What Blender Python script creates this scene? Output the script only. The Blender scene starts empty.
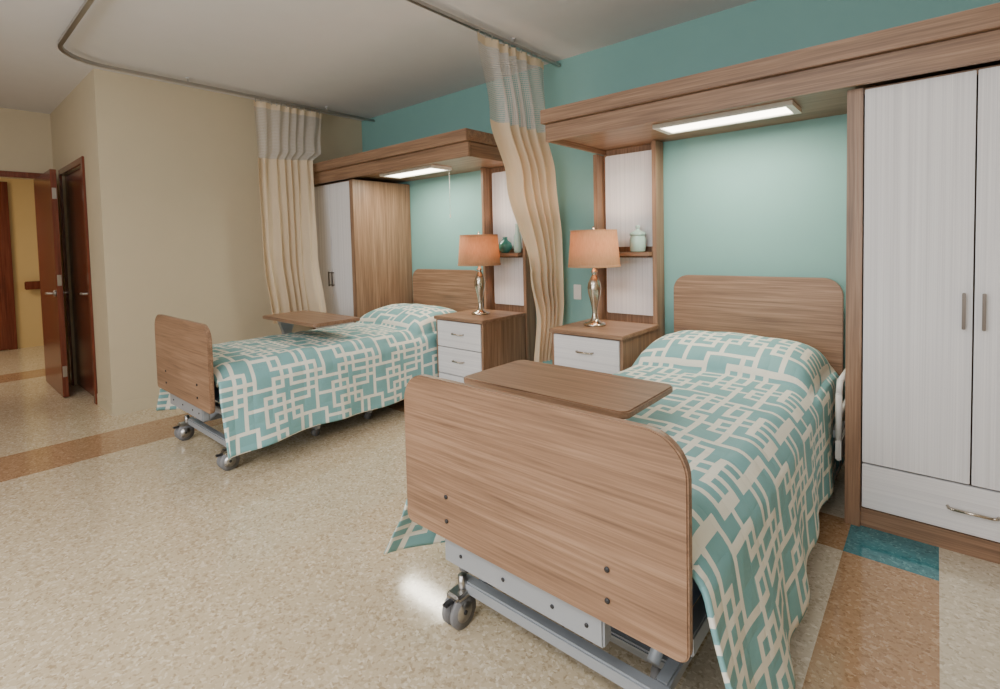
import bpy, bmesh, math, random
from mathutils import Vector, Matrix, noise
random.seed(3)
def srgb(r,g,b):
    f=lambda c:(c/255/12.92) if c/255<=0.04045 else ((c/255+0.055)/1.055)**2.4
    return (f(r),f(g),f(b),1)
# ---------------- materials ----------------
def newmat(name):
    m=bpy.data.materials.new(name); m.use_nodes=True
    n=m.node_tree.nodes; return m,n,m.node_tree.links,n['Principled BSDF']
def plain(name,col,rough=.5,metal=0,spec=.5,coat=0):
    m,n,l,b=newmat(name)
    t=n.new('ShaderNodeTexNoise'); t.inputs['Scale'].default_value=6
    g=n.new('ShaderNodeTexCoord'); l.new(g.outputs['Object'],t.inputs['Vector'])
    mx=n.new('ShaderNodeMixRGB'); mx.inputs[1].default_value=col
    mx.inputs[2].default_value=tuple(c*.95 for c in col[:3])+(1,)
    l.new(t.outputs['Fac'],mx.inputs[0]); l.new(mx.outputs[0],b.inputs['Base Color'])
    b.inputs['Roughness'].default_value=rough; b.inputs['Metallic'].default_value=metal
    b.inputs['Specular IOR Level'].default_value=spec; b.inputs['Coat Weight'].default_value=coat
    return m
def paint(name,col,rough=.6,bump=.03):
    m=plain(name,col,rough,spec=.3); n=m.node_tree.nodes;l=m.node_tree.links;b=n['Principled BSDF']
    t=n.new('ShaderNodeTexNoise'); t.inputs['Scale'].default_value=180
    g=n.new('ShaderNodeTexCoord'); l.new(g.outputs['Object'],t.inputs['Vector'])
    bp=n.new('ShaderNodeBump'); bp.inputs['Strength'].default_value=bump; bp.inputs['Distance'].default_value=.01
    l.new(t.outputs['Fac'],bp.inputs['Height']); l.new(bp.outputs[0],b.inputs['Normal'])
    return m
def wood(name,axis,dark,mid,light,rough=.42,fine=1.0,lo=.33,hi=.66,along=1.3):
    m,n,l,b=newmat(name)
    g=n.new('ShaderNodeTexCoord')
    def stretched(along,across,scale_detail,seed):
        mp=n.new('ShaderNodeMapping'); s=[across]*3; s['XYZ'.index(axis)]=along
        mp.inputs['Scale'].default_value=s; mp.inputs['Location'].default_value=(seed,seed*2,seed*3)
        l.new(g.outputs['Object'],mp.inputs['Vector'])
        t=n.new('ShaderNodeTexNoise'); t.inputs['Scale'].default_value=1; t.inputs['Detail'].default_value=scale_detail
        t.inputs['Distortion'].default_value=.5
        l.new(mp.outputs[0],t.inputs['Vector']); return t
    a=stretched(along,30*fine,5,1.3); c=stretched(along*2.5,140*fine,4,4.1)
    mix=n.new('ShaderNodeMixRGB'); mix.inputs[0].default_value=.5
    l.new(a.outputs['Fac'],mix.inputs[1]); l.new(c.outputs['Fac'],mix.inputs[2])
    r=n.new('ShaderNodeValToRGB'); r.color_ramp.elements[0].position=lo; r.color_ramp.elements[0].color=dark
    r.color_ramp.elements[1].position=hi; r.color_ramp.elements[1].color=light
    e=r.color_ramp.elements.new(.5); e.color=mid
    l.new(mix.outputs[0],r.inputs[0]); l.new(r.outputs[0],b.inputs['Base Color'])
    b.inputs['Roughness'].default_value=rough
    bp=n.new('ShaderNodeBump'); bp.inputs['Strength'].default_value=.06; bp.inputs['Distance'].default_value=.004
    l.new(mix.outputs[0],bp.inputs['Height']); l.new(bp.outputs[0],b.inputs['Normal'])
    return m
def floormat(name,base,lo,hi):
    m,n,l,b=newmat(name)
    g=n.new('ShaderNodeTexCoord')
    v=n.new('ShaderNodeTexVoronoi'); v.inputs['Scale'].default_value=100
    nz=n.new('ShaderNodeTexNoise'); nz.inputs['Scale'].default_value=60; nz.inputs['Detail'].default_value=3
    l.new(g.outputs['Object'],nz.inputs['Vector'])
    add=n.new('ShaderNodeMixRGB'); add.blend_type='ADD'; add.inputs[0].default_value=.03
    l.new(g.outputs['Object'],add.inputs[1]); l.new(nz.outputs['Color'],add.inputs[2]); l.new(add.outputs[0],v.inputs['Vector'])
    sep=n.new('ShaderNodeSeparateColor'); l.new(v.outputs['Color'],sep.inputs[0])
    r=n.new('ShaderNodeValToRGB'); cr=r.color_ramp; cr.interpolation='LINEAR'
    cr.elements[0].position=0.0; cr.elements[0].color=lo; cr.elements[1].position=1; cr.elements[1].color=hi
    e=cr.elements.new(.3); e.color=base; e=cr.elements.new(.74); e.color=base
    l.new(sep.outputs[0],r.inputs[0]); l.new(r.outputs[0],b.inputs['Base Color'])
    b.inputs['Roughness'].default_value=.10; b.inputs['Specular IOR Level'].default_value=.65
    n2=n.new('ShaderNodeTexNoise'); n2.inputs['Scale'].default_value=10; l.new(g.outputs['Object'],n2.inputs['Vector'])
    bp=n.new('ShaderNodeBump'); bp.inputs['Strength'].default_value=.025; bp.inputs['Distance'].default_value=.01
    l.new(n2.outputs['Fac'],bp.inputs['Height']); l.new(bp.outputs[0],b.inputs['Normal'])
    return m
WD=(srgb(106,80,62),srgb(138,107,84),srgb(162,130,105))
M={}
M['wx']=wood('wood_grain_x','X',*WD); M['wz']=wood('wood_grain_z','Z',*WD); M['wy']=wood('wood_grain_y','Y',*WD)
M['white']=wood('white_laminate','Z',srgb(208,207,211),srgb(224,223,227),srgb(238,237,239),.5,2.4,.32,.68,.4)
M['whitex']=wood('white_laminate_x','X',srgb(208,207,211),srgb(224,223,227),srgb(238,237,239),.5,2.4,.32,.68,.4)
M['teal']=paint('teal_paint',srgb(128,172,168))
M['cream']=paint('cream_paint',srgb(196,183,157))
M['hall']=paint('hall_paint',srgb(212,182,126))
M['ceil']=paint('ceiling_paint',srgb(214,213,214),.8)
M['base']=plain('vinyl_base',srgb(196,184,158),.4)
M['door']=wood('cherry_door','Z',srgb(84,38,26),srgb(106,52,36),srgb(128,68,48),.22)
M['steel']=plain('brushed_steel',srgb(180,178,175),.3,1)
M['nickel']=plain('satin_nickel',srgb(196,186,172),.22,1)
M['bronze']=plain('dark_nickel',srgb(112,104,98),.35,1)
M['frame']=plain('painted_steel',srgb(160,165,172),.4,.2)
M['dark']=plain('dark_plastic',srgb(45,45,48),.5)
M['rubber']=plain('caster_rubber',srgb(125,125,128),.6)
M['wplast']=plain('white_plastic',srgb(225,224,220),.4)
M['matt']=plain('mattress_vinyl',srgb(60,80,110),.6)
M['fl']=floormat('floor_beige',srgb(200,183,154),srgb(170,150,120),srgb(224,211,188))
M['flt']=floormat('floor_tan',srgb(168,134,102),srgb(146,113,82),srgb(188,157,126))
M['flg']=floormat('floor_teal',srgb(62,122,132),srgb(48,104,114),srgb(88,146,152))
M['flw']=floormat('floor_light',srgb(204,191,170),srgb(180,166,144),srgb(224,214,197))
M['glass']=plain('teal_glaze',srgb(70,150,145),.15,coat=.5)
M['jar']=plain('pale_glaze',srgb(178,212,202),.2,coat=.5)
def emis(name,col,s):
    m,n,l,b=newmat(name); b.inputs['Base Color'].default_value=col
    b.inputs['Emission Color'].default_value=col; b.inputs['Emission Strength'].default_value=s; return m
M['lens']=emis('light_lens',srgb(255,246,222),12)
def shade():
    m,n,l,b=newmat('lamp_shade_linen')
    g=n.new('ShaderNodeTexCoord'); t=n.new('ShaderNodeTexNoise'); t.inputs['Scale'].default_value=160
    mp=n.new('ShaderNodeMapping'); mp.inputs['Scale'].default_value=(1,1,.15); l.new(g.outputs['Object'],mp.inputs[0]); l.new(mp.outputs[0],t.inputs['Vector'])
    mx=n.new('ShaderNodeMixRGB'); mx.inputs[1].default_value=srgb(222,180,142); mx.inputs[2].default_value=srgb(192,148,112); l.new(t.outputs['Fac'],mx.inputs[0])
    l.new(mx.outputs[0],b.inputs['Base Color']); b.inputs['Roughness'].default_value=.9
    tr=n.new('ShaderNodeBsdfTranslucent'); l.new(mx.outputs[0],tr.inputs[0])
    ms=n.new('ShaderNodeMixShader'); ms.inputs[0].default_value=.4
    l.new(b.outputs[0],ms.inputs[1]); l.new(tr.outputs[0],ms.inputs[2]); l.new(ms.outputs[0],n['Material Output'].inputs[0]); return m
M['shade']=shade()
def cloth(name,col,rough=.9):
    m=plain(name,col,rough,spec=.2); n=m.node_tree.nodes;l=m.node_tree.links;b=n['Principled BSDF']
    tr=n.new('ShaderNodeBsdfTranslucent'); tr.inputs[0].default_value=col
    ms=n.new('ShaderNodeMixShader'); ms.inputs[0].default_value=.3
    l.new(b.outputs[0],ms.inputs[1]); l.new(tr.outputs[0],ms.inputs[2]); l.new(ms.outputs[0],n['Material Output'].inputs[0]); return m
M['curt']=cloth('curtain_fabric',srgb(230,212,186))
def meshmat():
    m,n,l,b=newmat('curtain_mesh'); b.inputs['Base Color'].default_value=srgb(208,200,194); b.inputs['Roughness'].default_value=.9
    uv=n.new('ShaderNodeUVMap'); s=n.new('ShaderNodeSeparateXYZ'); l.new(uv.outputs[0],s.inputs[0])
    outs=[]
    for i in (0,1):
        a=n.new('ShaderNodeMath'); a.operation='MULTIPLY'; a.inputs[1].default_value=70; l.new(s.outputs[i],a.inputs[0])
        f=n.new('ShaderNodeMath'); f.operation='FRACT'; l.new(a.outputs[0],f.inputs[0])
        c=n.new('ShaderNodeMath'); c.operation='GREATER_THAN'; c.inputs[1].default_value=.30; l.new(f.outputs[0],c.inputs[0]); outs.append(c)
    mu=n.new('ShaderNodeMath'); mu.operation='MULTIPLY'; l.new(outs[0].outputs[0],mu.inputs[0]); l.new(outs[1].outputs[0],mu.inputs[1])
    t=n.new('ShaderNodeBsdfTransparent'); ms=n.new('ShaderNodeMixShader'); l.new(mu.outputs[0],ms.inputs[0]); l.new(b.outputs[0],ms.inputs[1]); l.new(t.outputs[0],ms.inputs[2])
    l.new(ms.outputs[0],n['Material Output'].inputs[0]); return m
M['mesh']=meshmat()
def spread():
    m,n,l,b=newmat('geometric_bedspread')
    uv=n.new('ShaderNodeUVMap'); s=n.new('ShaderNodeSeparateXYZ'); l.new(uv.outputs[0],s.inputs[0])
    g=.058; NX,NY=8,8; lw=.0115
    def mth(op,a,bb=None,c=None):
        x=n.new('ShaderNodeMath'); x.operation=op
        for i,v in enumerate((a,bb,c)):
            if v is None: continue
            if isinstance(v,(int,float)): x.inputs[i].default_value=v
            else: l.new(v,x.inputs[i])
        return x.outputs[0]
    rects=[(0,3,0,2),(2,5,1,4),(4,7,-1,2),(6,9,1,5),(0,3,3,6),(3,6,5,7.0),(5,7,3,6),(-1,1,6,9)]
    tot=None
    for x0,x1,y0,y1 in rects:
        cx,cy,hw,hh=(x0+x1)/2*g,(y0+y1)/2*g,(x1-x0)/2*g,(y1-y0)/2*g
        du=mth('ABSOLUTE',mth('WRAP',mth('SUBTRACT',s.outputs[0],cx),NX*g/2,-NX*g/2))
        dv=mth('ABSOLUTE',mth('WRAP',mth('SUBTRACT',s.outputs[1],cy),NY*g/2,-NY*g/2))
        r=mth('LESS_THAN',mth('ABSOLUTE',mth('MAXIMUM',mth('SUBTRACT',du,hw),mth('SUBTRACT',dv,hh))),lw)
        tot=r if tot is None else mth('MAXIMUM',tot,r)
    mx=n.new('ShaderNodeMixRGB'); mx.inputs[1].default_value=srgb(124,174,178); mx.inputs[2].default_value=srgb(236,234,222)
    l.new(tot,mx.inputs[0]); l.new(mx.outputs[0],b.inputs['Base Color']); b.inputs['Roughness'].default_value=.6; b.inputs['Specular IOR Level'].default_value=.4
    qs=[]
    for i in (0,1):
        a=mth('SINE',mth('MULTIPLY',s.outputs[i],3.14159/.11)); qs.append(mth('POWER',mth('ABSOLUTE',a),.5))
    q=mth('MULTIPLY',qs[0],qs[1])
    t=n.new('ShaderNodeTexNoise'); t.inputs['Scale'].default_value=10; t.inputs['Detail'].default_value=3; l.new(uv.outputs[0],t.inputs['Vector'])
    h=mth('ADD',mth('MULTIPLY',q,.35),t.outputs['Fac'])
    bp=n.new('ShaderNodeBump'); bp.inputs['Strength'].default_value=.4; bp.inputs['Distance'].default_value=.03; l.new(h,bp.inputs['Height']); l.new(bp.outputs[0],b.inputs['Normal'])
    return m
M['spread']=spread()
M['bulb']=emis('bulb_glass',srgb(255,220,170),4)

# ---------------- builder ----------------
class B:
    def __init__(s,mir=None,off=(0,0,0)):
        s.bm=bmesh.new(); s.mats=[]; s.mir=mir; s.off=Vector(off); s.uv=s.bm.loops.layers.uv.new('UVMap')
    def mi(s,k):
        if k not in s.mats: s.mats.append(k)
        return s.mats.index(k)
    def merge(s,t,k,smooth=False):
        i=s.mi(k)
        for f in t.faces: f.material_index=i; f.smooth=smooth
        if s.mir is not None:
            for v in t.verts: v.co.x=s.mir-v.co.x
            bmesh.ops.reverse_faces(t,faces=t.faces[:])
        for v in t.verts: v.co+=s.off
        me=bpy.data.meshes.new('t'); t.to_mesh(me); t.free(); s.bm.from_mesh(me); bpy.data.meshes.remove(me)
    def box(s,x0,x1,y0,y1,z0,z1,k,bev=0):
        t=bmesh.new(); bmesh.ops.create_cube(t,size=1)
        for v in t.verts: v.co=Vector(((x0+x1)/2+v.co.x*(x1-x0),(y0+y1)/2+v.co.y*(y1-y0),(z0+z1)/2+v.co.z*(z1-z0)))
        if bev: bmesh.ops.bevel(t,geom=t.edges[:],offset=bev,segments=2,affect='EDGES')
        s.merge(t,k)
    def prism(s,pts,axis,a0,a1,k,bev=0):
        t=bmesh.new()
        def mk(p,a):
            if axis=='Y': return (p[0],a,p[1])
            if axis=='X': return (a,p[0],p[1])
            return (p[0],p[1],a)
        A=[t.verts.new(mk(p,a0)) for p in pts]; C=[t.verts.new(mk(p,a1)) for p in pts]
        t.faces.new(A); t.faces.new(C[::-1]); n=len(pts)
        for i in range(n): t.faces.new([A[(i+1)%n],A[i],C[i],C[(i+1)%n]])
        bmesh.ops.recalc_face_normals(t,faces=t.faces[:])
        if bev:
            es=[e for e in t.edges if len(e.link_faces)==2 and any(len(f.verts)==n for f in e.link_faces)]
            bmesh.ops.bevel(t,geom=es,offset=bev,segments=2,affect='EDGES')
        s.merge(t,k)
    def cyl(s,p0,p1,r,k,seg=16,r2=None):
        p0=Vector(p0);p1=Vector(p1);d=p1-p0; t=bmesh.new()
        bmesh.ops.create_cone(t,cap_ends=True,segments=seg,radius1=r,radius2=r if r2 is None else r2,depth=d.length)
        q=Vector((0,0,1)).rotation_difference(d.normalized()).to_matrix().to_4x4()
        bmesh.ops.transform(t,matrix=Matrix.Translation((p0+p1)/2)@q,verts=t.verts[:])
        s.merge(t,k,True)
    def lathe(s,prof,c,k,seg=32):
        t=bmesh.new(); rings=[]
        for r,z in prof:
            rings.append([t.verts.new((c[0]+max(r,1e-4)*math.cos(2*math.pi*i/seg),c[1]+max(r,1e-4)*math.sin(2*math.pi*i/seg),c[2]+z)) for i in range(seg)])
        for a,b in zip(rings,rings[1:]):
            for i in range(seg): t.faces.new([a[i],a[(i+1)%seg],b[(i+1)%seg],b[i]])
        bmesh.ops.recalc_face_normals(t,faces=t.faces[:]); s.merge(t,k,True)
    def tube(s,pts,r,k,seg=10):
        for a,b in zip(pts,pts[1:]): s.cyl(a,b,r,k,seg)
        for p in pts[1:-1]:
            t=bmesh.new(); bmesh.ops.create_uvsphere(t,u_segments=10,v_segments=6,radius=r); bmesh.ops.translate(t,verts=t.verts[:],vec=Vector(p)); s.merge(t,k,True)
    def grid(s,fn,nu,nv,k,uvfn=None,flip=False,matfn=None):
        i0=s.mi(k); V=[]
        for a in range(nu+1):
            V.append([s.bm.verts.new(Vector(fn(a/nu,b/nv))) for b in range(nv+1)])
        for a in range(nu):
            for b in range(nv):
                q=[(a,b),(a+1,b),(a+1,b+1),(a,b+1)]
                if flip: q=q[::-1]
                f=s.bm.faces.new([V[i][j] for i,j in q]); f.smooth=True
                f.material_index=s.mi(matfn(a/nu,b/nv)) if matfn else i0
                if uvfn:
                    for lp,(i,j) in zip(f.loops,q): lp[s.uv].uv=uvfn(i/nu,j/nv)
    def done(s,name):
        xs=[v.co for v in s.bm.verts]
        c=Vector(((min(p.x for p in xs)+max(p.x for p in xs))/2,(min(p.y for p in xs)+max(p.y for p in xs))/2,min(p.z for p in xs)))
        for v in s.bm.verts: v.co-=c
        me=bpy.data.meshes.new(name); s.bm.to_mesh(me); s.bm.free()
        for k in s.mats: me.materials.append(M[k])
        o=bpy.data.objects.new(name,me); bpy.context.collection.objects.link(o); o.location=c; return o
def attach(o,p):
    o.parent=p; o.matrix_parent_inverse=Matrix.Translation(-p.location)
def simple(name,*boxes):
    b=B()
    for x in boxes: b.box(*x)
    return b.done(name)

# ---------------- room shell ----------------
H=2.82; YB=3.50; XL=-5.12; YE=1.01; XE=-7.1; XR=1.9; YF=-2.6
b=B(); xs=[-10.2,-7.95,-7.45,-4.70,-4.18,-.57,-.29,.02,XR+.1]; ys=[YF-.1,2.53,2.83,YB+.1]
for i in range(len(xs)-1):
    for j in range(3):
        k='fl'
        if i in (1,3,6): k='flt'
        if i==5: k='flw'
        if j==1 and xs[i]>=-4.7 and i!=7: k='flt'
        if i==6 and j==1: k='flg'
        if i==7: k='flw'
        if i==6 and j==2: k='flw'
        b.box(xs[i],xs[i+1],ys[j],ys[j+1],-.06,0,k)
b.done('floor')
simple('ceiling',(-10.2,XR+.1,YF-.1,YB+.1,H,H+.08,'ceil'))
simple('wall_back',(XL-.12,XR+.1,YB,YB+.12,0,H,'teal'))
simple('wall_left',(XL-.12,XL,YE,YB,0,H,'cream'))
simple('wall_entry',(-5.70,XL-.12,YE,YE+.12,0,H,'cream'),(XE-.12,-6.66,YE,YE+.12,0,H,'cream'),(-6.66,-5.70,YE,YE+.12,2.13,H,'cream'),
       (-6.8,-5.5,YE+.6,YE+.65,0,H,'cream'))
simple('wall_end',(XE-.12,XE,.93,YE,0,H,'cream'),(XE-.12,XE,-.08,.93,2.13,H,'cream'),(XE-.12,XE,YF,-.08,0,H,'cream'))
simple('wall_hall',(-10.1,-10.0,YF,YB,0,H,'hall'),)
simple('wall_right',(XR,XR+.12,YF,YB,0,H,'cream'))
simple('wall_front',(XE,XR,YF-.12,YF,0,.9,'cream'),(XE,XR,YF-.12,YF,2.3,H,'cream'),(XE,-3.2,YF-.12,YF,.9,2.3,'cream'),(.6,XR,YF-.12,YF,.9,2.3,'cream'))
simple('window_1',(-3.2,-3.14,YF-.1,YF-.04,.9,2.3,'wplast'),(.54,.6,YF-.1,YF-.04,.9,2.3,'wplast'),(-3.14,.54,YF-.1,YF-.04,.9,.96,'wplast'),(-3.14,.54,YF-.1,YF-.04,2.24,2.3,'wplast'),(-1.33,-1.27,YF-.1,YF-.04,.96,2.24,'wplast'))
simple('baseboard_left',(XL,XL+.008,YE-.008,YB,0,.10,'base'))
simple('baseboard_entry',(-5.62,XL,YE-.008,YE,0,.10,'base'))
simple('baseboard_back',(XL+.01,XR,YB-.008,YB,0,.10,'base'))
def lever(b,x,y,z,dx,dy):
    b.cyl((x,y,z),(x,y+dy*.012,z),.028,'steel'); b.cyl((x,y,z),(x,y+dy*.05,z),.010,'steel')
    b.tube([(x,y+dy*.05,z),(x+dx*.05,y+dy*.055,z),(x+dx*.12,y+dy*.05,z-.004)],.010,'steel')
b=B()
b.box(-6.655,-5.705,YE+.02,YE+.065,.01,2.125,'door',.003)
lever(b,-5.79,YE+.02,.98,-1,-1)
b.done('door_2')
simple('trim_1',(-5.70,-5.63,YE-.018,YE,0,2.19,'door',.004),(-6.73,-6.66,YE-.018,YE,0,2.19,'door',.004),(-6.66,-5.70,YE-.018,YE,2.13,2.19,'door',.004))
b=B()
b.box(XE+.02,-6.13,.845,.89,.01,2.12,'door',.003)
lever(b,-6.20,.845,.98,-1,-1); lever(b,-6.20,.89,.98,-1,1)
for z in (.25,1.1,1.9): b.box(-6.132,-6.127,.852,.883,z-.05,z+.05,'steel')
b.done('door_1')
simple('trim_2',(XE,XE+.018,.93,1.0,0,2.19,'door',.004),(XE,XE+.018,-.15,-.08,0,2.19,'door',.004),(XE,XE+.018,-.08,.93,2.13,2.19,'door',.004))
b=B(); b.box(-9.995,-9.96,-.05,.82,.01,2.3,'door'); b.box(-9.995,-9.95,.82,.91,0,2.38,'door'); b.box(-9.995,-9.95,-.13,.82,2.3,2.38,'door')
b.cyl((-9.96,.72,.98),(-9.9,.72,.98),.02,'steel'); b.done('door_3')
b=B(); b.box(-9.95,-9.90,1.02,2.6,.84,.96,'door',.01); b.box(-9.998,-9.95,1.1,1.16,.87,.93,'steel'); b.box(-9.998,-9.95,2.2,2.26,.87,.93,'steel'); b.done('hall_handrail')

# ---------------- headwall furniture ----------------
MIR=-4.58
def handle_v(b,x,y,z0,z1,k='bronze'):
    b.box(x-.006,x+.006,y-.032,y-.022,z0,z1,k,.002)
    for z in (z0+.012,z1-.012): b.cyl((x,y,z),(x,y-.026,z),.005,k,10)
def handle_h(b,x0,x1,y,z,k='nickel'):
    b.tube([(x0,y,z),(x0+.004,y-.02,z),(x0+.018,y-.028,z),(x1-.018,y-.028,z),(x1-.004,y-.02,z),(x1,y,z)],.006,k,10)
def wardrobe(mir):
    b=B(mir); y=2.80
    b.box(-.315,-.255,y-.01,YB-.01,0,1.998,'wz',.002)
    b.box(.50,.53,y-.01,YB-.01,0,1.998,'wz',.002)
    b.box(-.255,.50,YB-.02,YB-.01,0,1.998,'wz')
    b.box(-.255,.50,y+.01,YB-.02,1.975,1.998,'wx')
    b.box(-.255,.50,y+.01,y+.03,0,.085,'wx')
    b.box(-.255,.50,y+.02,YB-.02,.085,.105,'wx')
    b.box(-.250,.495,y-.002,y+.018,.095,.297,'whitex',.002)
    b.box(-.250,.112,y-.002,y+.018,.305,1.99,'white',.002)
    b.box(.118,.495,y-.002,y+.018,.305,1.99,'white',.002)
    handle_v(b,.085,y,.95,1.10); handle_v(b,.145,y,.95,1.10)
    handle_h(b,.045,.20,y,.195,'nickel')
    return b.done('wardrobe')
wardrobe(None); wardrobe(MIR)
def canopy(mir):
    b=B(mir); x0,x1=-1.94,.53
    if mir is not None: x1=.50
    b.box(x0-.015,x1,2.69,YB-.002,2.112,2.20,'wx',.004)
    b.box(x0,x1,2.725,2.75,2.0,2.110,'wx',.002)
    b.box(x0,x0+.025,2.752,YB-.002,2.0,2.110,'wy',.002)
    b.box(x0+.027,x1,2.752,YB-.002,2.035,2.055,'wx')
    return b.done('overbed_canopy')
canopy(None); canopy(MIR)
def fixture(mir):
    b=B(mir)
    x0,x1,y0,y1=-1.30,-.56,2.93,3.17
    b.box(x0,x1,y0,y0+.025,2.010,2.034,'wplast'); b.box(x0,x1,y1-.025,y1,2.010,2.034,'wplast')
    b.box(x0,x0+.035,y0+.025,y1-.025,2.010,2.034,'wplast'); b.box(x1-.035,x1,y0+.025,y1-.025,2.010,2.034,'wplast')
    b.box(x0+.036,x1-.036,y0+.026,y1-.026,2.018,2.033,'lens')
    if mir is not None:
        b.cyl((x0+.05,y1+.012,2.034),(x0+.05,y1+.012,1.62),.0012,'wplast',6)
        b.cyl((x0+.05,y1+.012,1.62),(x0+.05,y1+.012,1.59),.005,'wplast',8)
    return b.done('overbed_light')
fixture(None); fixture(MIR)
def rr(x0,x1,z0,z1,r,rb=None,n=8):
    rb=r if rb is None else rb; P=[]
    for cx,cz,a0,R in ((x1-r,z1-r,0,r),(x0+r,z1-r,90,r),(x0+rb,z0+rb,180,rb),(x1-rb,z0+rb,270,rb)):
        for i in range(n+1):
            a=math.radians(a0+90*i/n); P.append((cx+R*math.cos(a),cz+R*math.sin(a)))
    return P
def column(mir):
    b=B(mir); x0,x1=-1.93,-1.47
    b.box(x0-.03,x0,3.36,YB-.01,0,1.995,'wz',.002); b.box(x1-.03,x1,3.36,YB-.01,0,2.03,'wz',.002)
    b.box(x0,x1-.03,3.475,YB-.01,0,2.03,'wz')
    b.prism(rr(x0+.02,x1-.05,1.30,1.985,.015),'Y',3.455,3.475,'white')
    b.prism(rr(x0+.02,x1-.05,.80,1.22,.015),'Y',3.455,3.475,'white')
    b.box(x0,x1-.03,3.30,3.475,1.235,1.262,'wx',.003)
    return b.done('wall_shelf_unit')
column(None); column(MIR)
def nightstand(mir):
    b=B(mir); x0,x1,y0,y1=-1.985,-1.455,2.82,3.34
    b.box(x0,x0+.02,y0,y1,0,.732,'wz'); b.box(x1-.02,x1,y0,y1,0,.732,'wz')
    b.box(x0+.02,x1-.02,y1-.02,y1,0,.732,'wz'); b.box(x0+.02,x1-.02,y0+.02,y1-.02,.05,.07,'wx')
    b.box(x0+.02,x1-.02,y0+.01,y0+.03,0,.06,'wx')
    b.box(x0-.01,x1+.01,y0-.02,y1+.005,.733,.76,'wx',.004)
    for z0,z1 in ((.07,.285),(.292,.507),(.514,.725)):
        b.box(x0+.022,x1-.022,y0-.008,y0+.012,z0,z1,'whitex',.002)
        handle_h(b,(x0+x1)/2-.06,(x0+x1)/2+.06,y0-.008,(z0+z1)/2+.01)
    return b.done('nightstand')
nightstand(None); nightstand(MIR-.03)
def lamp(x,y,z):
    b=B()
    b.lathe([(0,0),(.075,0),(.077,.008),(.072,.016),(.045,.024),(.03,.036),(.022,.055),(.017,.09),(.019,.12),(.030,.17),(.043,.22),(.048,.26),(.043,.295),(.028,.33),(.017,.35),(.014,.36),(.022,.37),(.022,.378),(.012,.385),(.010,.44),(0,.441)],(x,y,z),'nickel')
    b.lathe([(.178,.41),(.158,.66),(.155,.66),(.175,.41),(.178,.41)],(x,y,z),'shade',48)
    b.lathe([(.180,.408),(.1795,.424),(.177,.424)],(x,y,z),'shade',48)
    b.lathe([(.1565,.644),(.160,.662),(.1555,.662)],(x,y,z),'shade',48)
    for a in (0,120,240):
        r=math.radians(a); b.cyl((x,y,z+.64),(x+.156*math.cos(r),y+.156*math.sin(r),z+.64),.002,'nickel',6)
    b.cyl((x,y,z+.44),(x,y,z+.67),.003,'nickel',6)
    b.lathe([(0,.67),(.006,.672),(.008,.68),(.005,.688),(0,.69)],(x,y,z),'nickel',12)
    b.lathe([(0,.44),(.015,.45),(.03,.50),(.028,.53),(.015,.555),(0,.56)],(x,y,z),'bulb',16)
    o=b.done('table_lamp')
    L=bpy.data.lights.new('lamp_bulb','POINT'); L.energy=9; L.color=(1,.72,.52); L.shadow_soft_size=.05
    lo=bpy.data.objects.new('lamp_bulb_light',L); bpy.context.collection.objects.link(lo); lo.location=(x,y,z+.58); attach(lo,o)
lamp(-1.80,3.08,.761); lamp(-2.89,3.08,.761)
b=B(); c=(-1.62,3.385,1.263)
b.lathe([(0,0),(.045,0),(.055,.01),(.056,.09),(.05,.11),(.05,.118),(.056,.12),(.056,.135),(.03,.15),(.012,.158),(.012,.168),(.018,.178),(.012,.19),(0,.192)],c,'jar'); b.done('lidded_canister')
b=B(); c=(-2.86,3.385,1.263)
b.lathe([(0,0),(.03,0),(.055,.03),(.062,.06),(.052,.09),(.025,.11),(.018,.13),(.024,.14),(.018,.138),(.014,.12),(0,.11)],c,'glass'); b.done('bud_vase')
b=B(); c=(-2.74,3.41,1.263)
b.lathe([(0,0),(.03,0),(.035,.02),(.032,.14),(.018,.18),(.018,.24),(.024,.25),(.018,.248),(0,.2)],c,'jar'); b.done('tall_vase')
b=B(); b.prism(rr(-2.235,-2.165,.88,1.0,.006),'Y',YB-.006,YB-.0005,'wplast',.001)
for z in (.915,.962): b.prism(rr(-2.217,-2.183,z-.013,z+.013,.008),'Y',YB-.009,YB-.006,'wplast')
b.done('outlet_plate')

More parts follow.
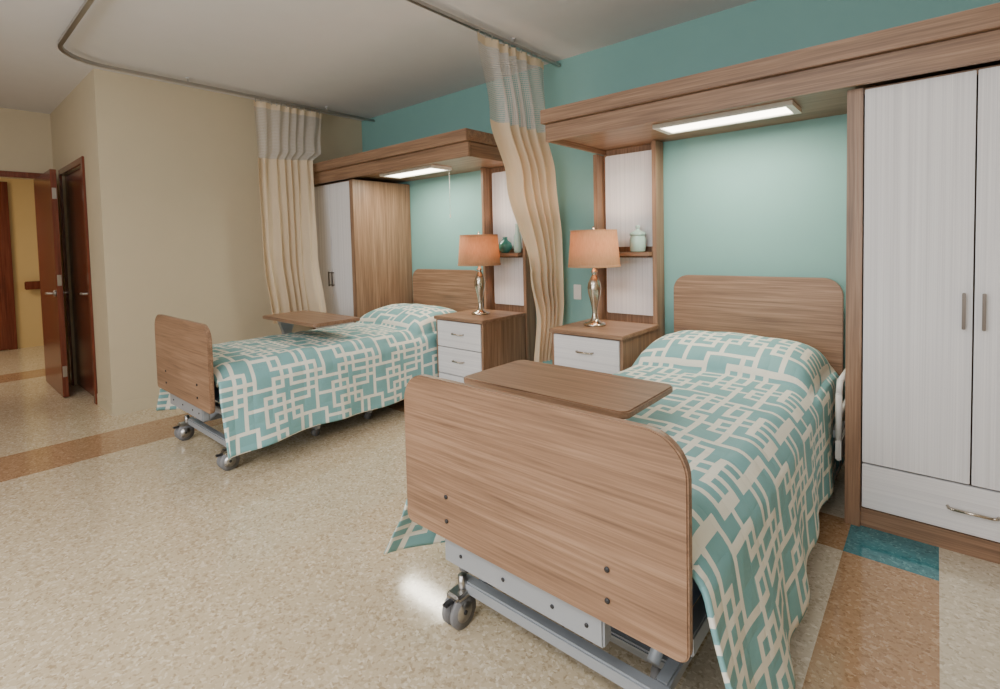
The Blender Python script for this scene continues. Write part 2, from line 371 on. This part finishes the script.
# ---------------- beds ----------------
def bed(cx,railside,Lr):
    b=B(off=(cx,0,0))
    b.prism(rr(-.515,.472,.385,.908,.10,.03,10),'Y',1.085,1.112,'wx',.004)
    for x in (-.31,.27):
        for z in (.45,.53): b.cyl((x,1.081,z),(x,1.086,z),.007,'dark',12)
    b.prism(rr(-.485,.485,.38,1.105,.10,.03,10),'Y',3.39,3.42,'wx',.004)
    b.box(-.36,.24,1.115,1.16,.285,.375,'frame',.006)
    for x in (-.28,-.1,.08,.19): b.cyl((x,1.112,.33),(x,1.118,.33),.006,'dark',8)
    b.box(-.34,-.29,1.122,1.15,.37,.60,'frame',.004); b.box(.18,.23,1.122,1.15,.37,.60,'frame',.004)
    for s in (-1,1):
        b.box(s*.43-.02,s*.43+.02,1.17,3.38,.34,.39,'frame',.004)
        b.box(s*.33-.02,s*.33+.02,1.26,3.2,.11,.15,'frame',.006)
    for y in (1.17,1.75,2.3,2.85,3.34): b.box(-.41,.41,y,y+.04,.345,.385,'frame',.004)
    for y in (1.22,3.2): b.box(-.40,.40,y,y+.045,.105,.15,'frame',.006)
    for s in (-1,1):
        b.tube([(s*.28,1.32,.14),(s*.28,1.7,.35)],.018,'frame'); b.tube([(s*.28,3.15,.14),(s*.28,2.75,.35)],.018,'frame')
    b.box(-.43,.43,3.36,3.39,.34,.55,'frame',.004)
    b.box(-.10,.10,1.9,2.35,.22,.34,'dark',.01)
    for x in (-.385,.385):
        for y in (1.20,3.2):
            yy=y+.02
            b.cyl((x,yy,.17),(x,yy,.11),.016,'steel')
            b.cyl((x-.028,yy-.02,.058),(x-.012,yy-.02,.058),.057,'rubber',24); b.cyl((x+.012,yy-.02,.058),(x+.028,yy-.02,.058),.057,'rubber',24)
            b.cyl((x-.031,yy-.02,.058),(x+.031,yy-.02,.058),.034,'steel',20)
            b.box(x-.033,x+.033,yy-.055,yy+.02,.10,.125,'steel',.008)
            b.cyl((x-.035,yy-.02,.058),(x+.035,yy-.02,.058),.008,'dark',10)
            b.box(x-.012,x+.012,yy-.09,yy-.05,.10,.11,'dark',.003)
    b.box(-.43,.43,1.17,3.36,.40,.60,'matt',.03)
    s=railside; X=s*.53
    if railside>0:
        b.tube([(X,2.88,.34),(X,2.88,.58),(X,2.92,.635),(X,3.18,.635),(X,3.22,.58),(X,3.22,.34)],.014,'wplast')
        b.tube([(X,2.88,.48),(X,3.22,.48)],.011,'wplast'); b.box(s*.44,X,2.96,3.14,.335,.375,'frame',.004)
        b.box(X-.012,X+.012,2.86,3.24,.26,.36,'wplast',.006)
    o=b.done('hospital_bed')
    c=B()
    W=.448; Y0,Y1=1.135,3.33
    def fn(u,v):
        y=Y0+(Y1-Y0)*v; t=v
        s=(u-.5)*2; side=1 if s>=0 else -1; a=abs(s)
        bump=0.0; py=(y-2.98)/.33
        if abs(py)<1: bump=.145*(1-py*py)**.6 if py<0 else .145*(1-py*py)**.5
        if a<=.5:
            x=W*(a/.5); px=x/.44
            bx=max(0,1-px**6)**.5 if px<1 else 0
            edge=max(0,(x-(W-.07))/.07)
            z=.632+.018*(1-(x/W)**2)+bump*bx*.95 -.05*edge*edge
            foot=max(0,1-(y-Y0)/.10); z-=.05*foot*foot
            z+=.007*noise.noise(Vector((s*4+cx,y*5,1)))+.004*noise.noise(Vector((s*11+cx,y*13,2)))
            return (cx+side*x,y,z)
        d=(a-.5)/.5
        L=(Lr+.012*math.sin(y*5+cx)) if side>0 else .42
        dz=d*L
        ft=max(0,1-t*1.6)
        if side>0: fl=(.02+.11*ft)
        else:
            g=max(0,1-t*2.8); fl=.24*g*g
        fl*=d**1.15
        x=W+.028*math.sin(min(1,dz/.06)*math.pi/2)+fl
        rip=math.sin(y*14+side*1.3+cx*2+2.2*noise.noise(Vector((y*1.6,side,cx))))
        x+=(.018*rip*(1.15-.95*t))*d**1.3+.004*noise.noise(Vector((y*8,dz*6,cx)))
        z=.582-dz
        if -1<py<1: z+=bump*.3*(1-d)**3
        yy=y-(.04*(1-t)*d)
        return (cx+side*x,max(yy,1.125),max(z,.03))
    def uvf(u,v):
        s=(u-.5)*2; a=abs(s)
        dist=W*(a/.5) if a<=.5 else W+(a-.5)/.5*.47
        return ((1 if s>=0 else -1)*dist+cx*.3, (Y0+(Y1-Y0)*v))
    c.grid(fn,120,170,'spread',uvf)
    q=c.done('comforter'); attach(q,o)
    md=q.modifiers.new('s','SOLIDIFY'); md.thickness=.012; md.offset=1
    return o
bed(-.88,1,.46); bed(-3.66,-1,.43)

def overbed_table(x0,x1,y0,y1,z):
    b=B()
    b.prism([(x,y) for x,y in rr(x0,x1,y0,y1,.035)],'Z',z-.026,z,'wx',.005)
    ym=(y0+y1)/2; X=x0+.025
    b.box(x0+.05,x0+.45,ym-.10,ym+.10,z-.045,z-.026,'dark',.003)
    b.prism([(ym-.035,.07),(ym+.035,.07),(ym+.035,z-.16),(ym+.085,z-.026),(ym-.085,z-.026),(ym-.035,z-.16)],'X',X-.022,X+.022,'frame',.003)
    b.box(X-.025,X+.025,ym-.25,ym+.25,.055,.10,'frame',.008)
    for s in (-1,1):
        b.box(X-.02,X+.86,ym+s*.22-.02,ym+s*.22+.02,.055,.09,'frame',.006)
        for xx in (X,X+.82):
            b.cyl((xx-.012,ym+s*.22,.028),(xx+.012,ym+s*.22,.028),.028,'rubber',16); b.cyl((xx,ym+s*.22,.03),(xx,ym+s*.22,.06),.008,'steel',8)
    return b.done('overbed_table')
overbed_table(-1.475,-.735,1.44,1.84,.80)
overbed_table(-4.20,-3.36,1.84,2.24,.80)

# ---------------- curtain track ----------------
TZ=2.775
def arc(cx,cy,r,a0,a1,n=10): return [(cx+r*math.cos(math.radians(a0+(a1-a0)*i/n)),cy+r*math.sin(math.radians(a0+(a1-a0)*i/n)),TZ) for i in range(n+1)]
pts=[(-4.86,YB-.01,TZ)]+arc(-4.52,1.06,.34,180,270)+arc(-2.67,1.06,.34,270,360)+[(-2.33,YB-.01,TZ)]
b=B()
for p,q in zip(pts,pts[1:]):
    p=Vector(p);q=Vector(q); d=(q-p).normalized(); n=Vector((-d.y,d.x,0))*.013
    t=bmesh.new(); v=[]
    for e in (p-d*.002,q+d*.002):
        for z in (-.011,.011):
            for s in (-1,1): v.append(t.verts.new(e+n*s+Vector((0,0,z))))
    for f in ((0,1,3,2),(4,6,7,5),(0,4,5,1),(2,3,7,6),(0,2,6,4),(1,5,7,3)): t.faces.new([v[i] for i in f])
    bmesh.ops.recalc_face_normals(t,faces=t.faces[:]); b.merge(t,'steel')
for p in ((-4.86,2.9),(-4.86,1.6),(-3.6,.72),(-2.33,1.5),(-2.33,2.9)):
    b.cyl((p[0],p[1],TZ+.01),(p[0],p[1],H),.006,'steel',8); b.cyl((p[0],p[1],H-.006),(p[0],p[1],H),.018,'ceil',12)
b.done('curtain_track')

def lerpk(K,z):
    for (z0,a0),(z1,a1) in zip(K,K[1:]):
        if z<=z0 and z>=z1:
            t=(z0-z)/(z0-z1); t=t*t*(3-2*t) ; return a0+(a1-a0)*t
    return K[-1][1] if z<K[-1][0] else K[0][1]
def curtain(X,KL,KR,ztop,zmesh,zbot,folds,amp,ph=0,XK=None):
    b=B(); nu,nv=folds*20,80
    def fn(u,v):
        z=ztop+(zbot-ztop)*v
        l=lerpk(KL,z); r=lerpk(KR,z)
        w=u+.012*math.sin(4*v+u*9)
        y=l+(r-l)*w
        a=amp*(.7+.9*noise.noise(Vector((u*folds*.45,v*1.3,ph))))*(.5+.5*min(1,v*4))
        th=2*math.pi*folds*(u+.045*math.sin(u*9+ph)+.012*noise.noise(Vector((u*3,v*2.5,ph+5))))+.35*math.sin(v*2.5+ph+u*5)
        x=X+a*math.sin(th)+.006*noise.noise(Vector((u*20,v*9,ph)))
        if XK: x+=lerpk(XK,z)*u*u
        return (x,y+.2*a*math.cos(th),z)
    nm=round(nv*(ztop-zmesh)/(ztop-zbot))/nv
    b.grid(fn,nu,nv,'curt',lambda u,v:(u*1.6,v*(ztop-zbot)),matfn=lambda u,v:'mesh' if v<nm-1e-6 and v>.014 else 'curt')
    nh=folds*2
    for i in range(nh):
        y=KL[0][1]+(KR[0][1]-KL[0][1])*(i+.5)/nh
        b.cyl((X,y,ztop-.012),(X,y,TZ-.011),.004,'steel',6)
    return b.done('privacy_curtain')
curtain(-4.86,[(2.75,2.14),(2.2,2.15),(1.3,2.17),(.6,2.24)],[(2.75,2.84),(2.3,2.72),(2.2,2.62),(1.3,2.60),(.6,2.60)],2.74,2.22,.62,7,.038,1.0,[(2.75,0),(2.25,.20),(1.3,.26),(.6,.40)])
curtain(-2.31,[(2.75,2.48),(2.2,2.58),(1.8,2.74),(1.1,3.00),(.75,3.09),(.42,3.05)],[(2.75,3.25),(2.2,3.29),(1.9,3.38),(1.4,3.45),(.9,3.45),(.42,3.37)],2.74,2.20,.42,6,.044,2.0)

# ---------------- lights ----------------
def area(name,loc,rot,sx,sy,e,col=(1,1,1)):
    L=bpy.data.lights.new(name,'AREA'); L.shape='RECTANGLE'; L.size=sx; L.size_y=sy; L.energy=e; L.color=col
    o=bpy.data.objects.new(name,L); bpy.context.collection.objects.link(o); o.location=loc; o.rotation_euler=[math.radians(a) for a in rot]; return o
area('window_daylight',(-1.3,YF-.02,1.6),(90,0,0),3.6,1.4,110,(.96,.98,1))
area('overhead_fill',(-.6,-.9,H-.03),(0,0,0),1.2,.6,48,(1,.98,.94))  # added area fill out of view, no ceiling fixture modelled here
area('overhead_fill',(-3.4,-.9,H-.03),(0,0,0),1.2,.6,26,(1,.96,.9))  # second added overhead fill, weaker, also out of view
area('bounce_fill',(-1.2,-1.2,1.7),(180,0,0),2.4,1.2,76,(.97,.98,1))  # added upward fill that brightens the ceiling, not a lamp in the room
area('hall_light',(-8.2,-.9,H-.03),(0,0,0),.6,1.2,60,(1,.85,.62))
for x in (-.93,-3.65):
    area('overbed_tube',(x,3.05,2.008),(0,0,0),.64,.16,14,(1,.94,.78))
w=bpy.data.worlds.new('w'); bpy.context.scene.world=w; w.use_nodes=True
w.node_tree.nodes['Background'].inputs[0].default_value=(.8,.85,.9,1); w.node_tree.nodes['Background'].inputs[1].default_value=.4
# ---------------- camera ----------------
yaw,pit,rol,f,cy=.7129,.0428,-.0229,505.93,265.97
fwd=Vector((-math.sin(yaw)*math.cos(pit),math.cos(yaw)*math.cos(pit),-math.sin(pit)))
r=Vector((math.cos(yaw),math.sin(yaw),0)); u=r.cross(fwd)
r2=r*math.cos(rol)+u*math.sin(rol); u2=-r*math.sin(rol)+u*math.cos(rol)
cd=bpy.data.cameras.new('camera'); cd.sensor_width=36; cd.sensor_fit='HORIZONTAL'; cd.lens=f*36/1000; cd.shift_y=-(344.5-cy)/1000; cd.clip_start=.02
co=bpy.data.objects.new('camera',cd); bpy.context.collection.objects.link(co)
m=Matrix(((r2.x,u2.x,-fwd.x,0),(r2.y,u2.y,-fwd.y,0),(r2.z,u2.z,-fwd.z,1.34),(0,0,0,1))); co.matrix_world=m
bpy.context.scene.camera=co
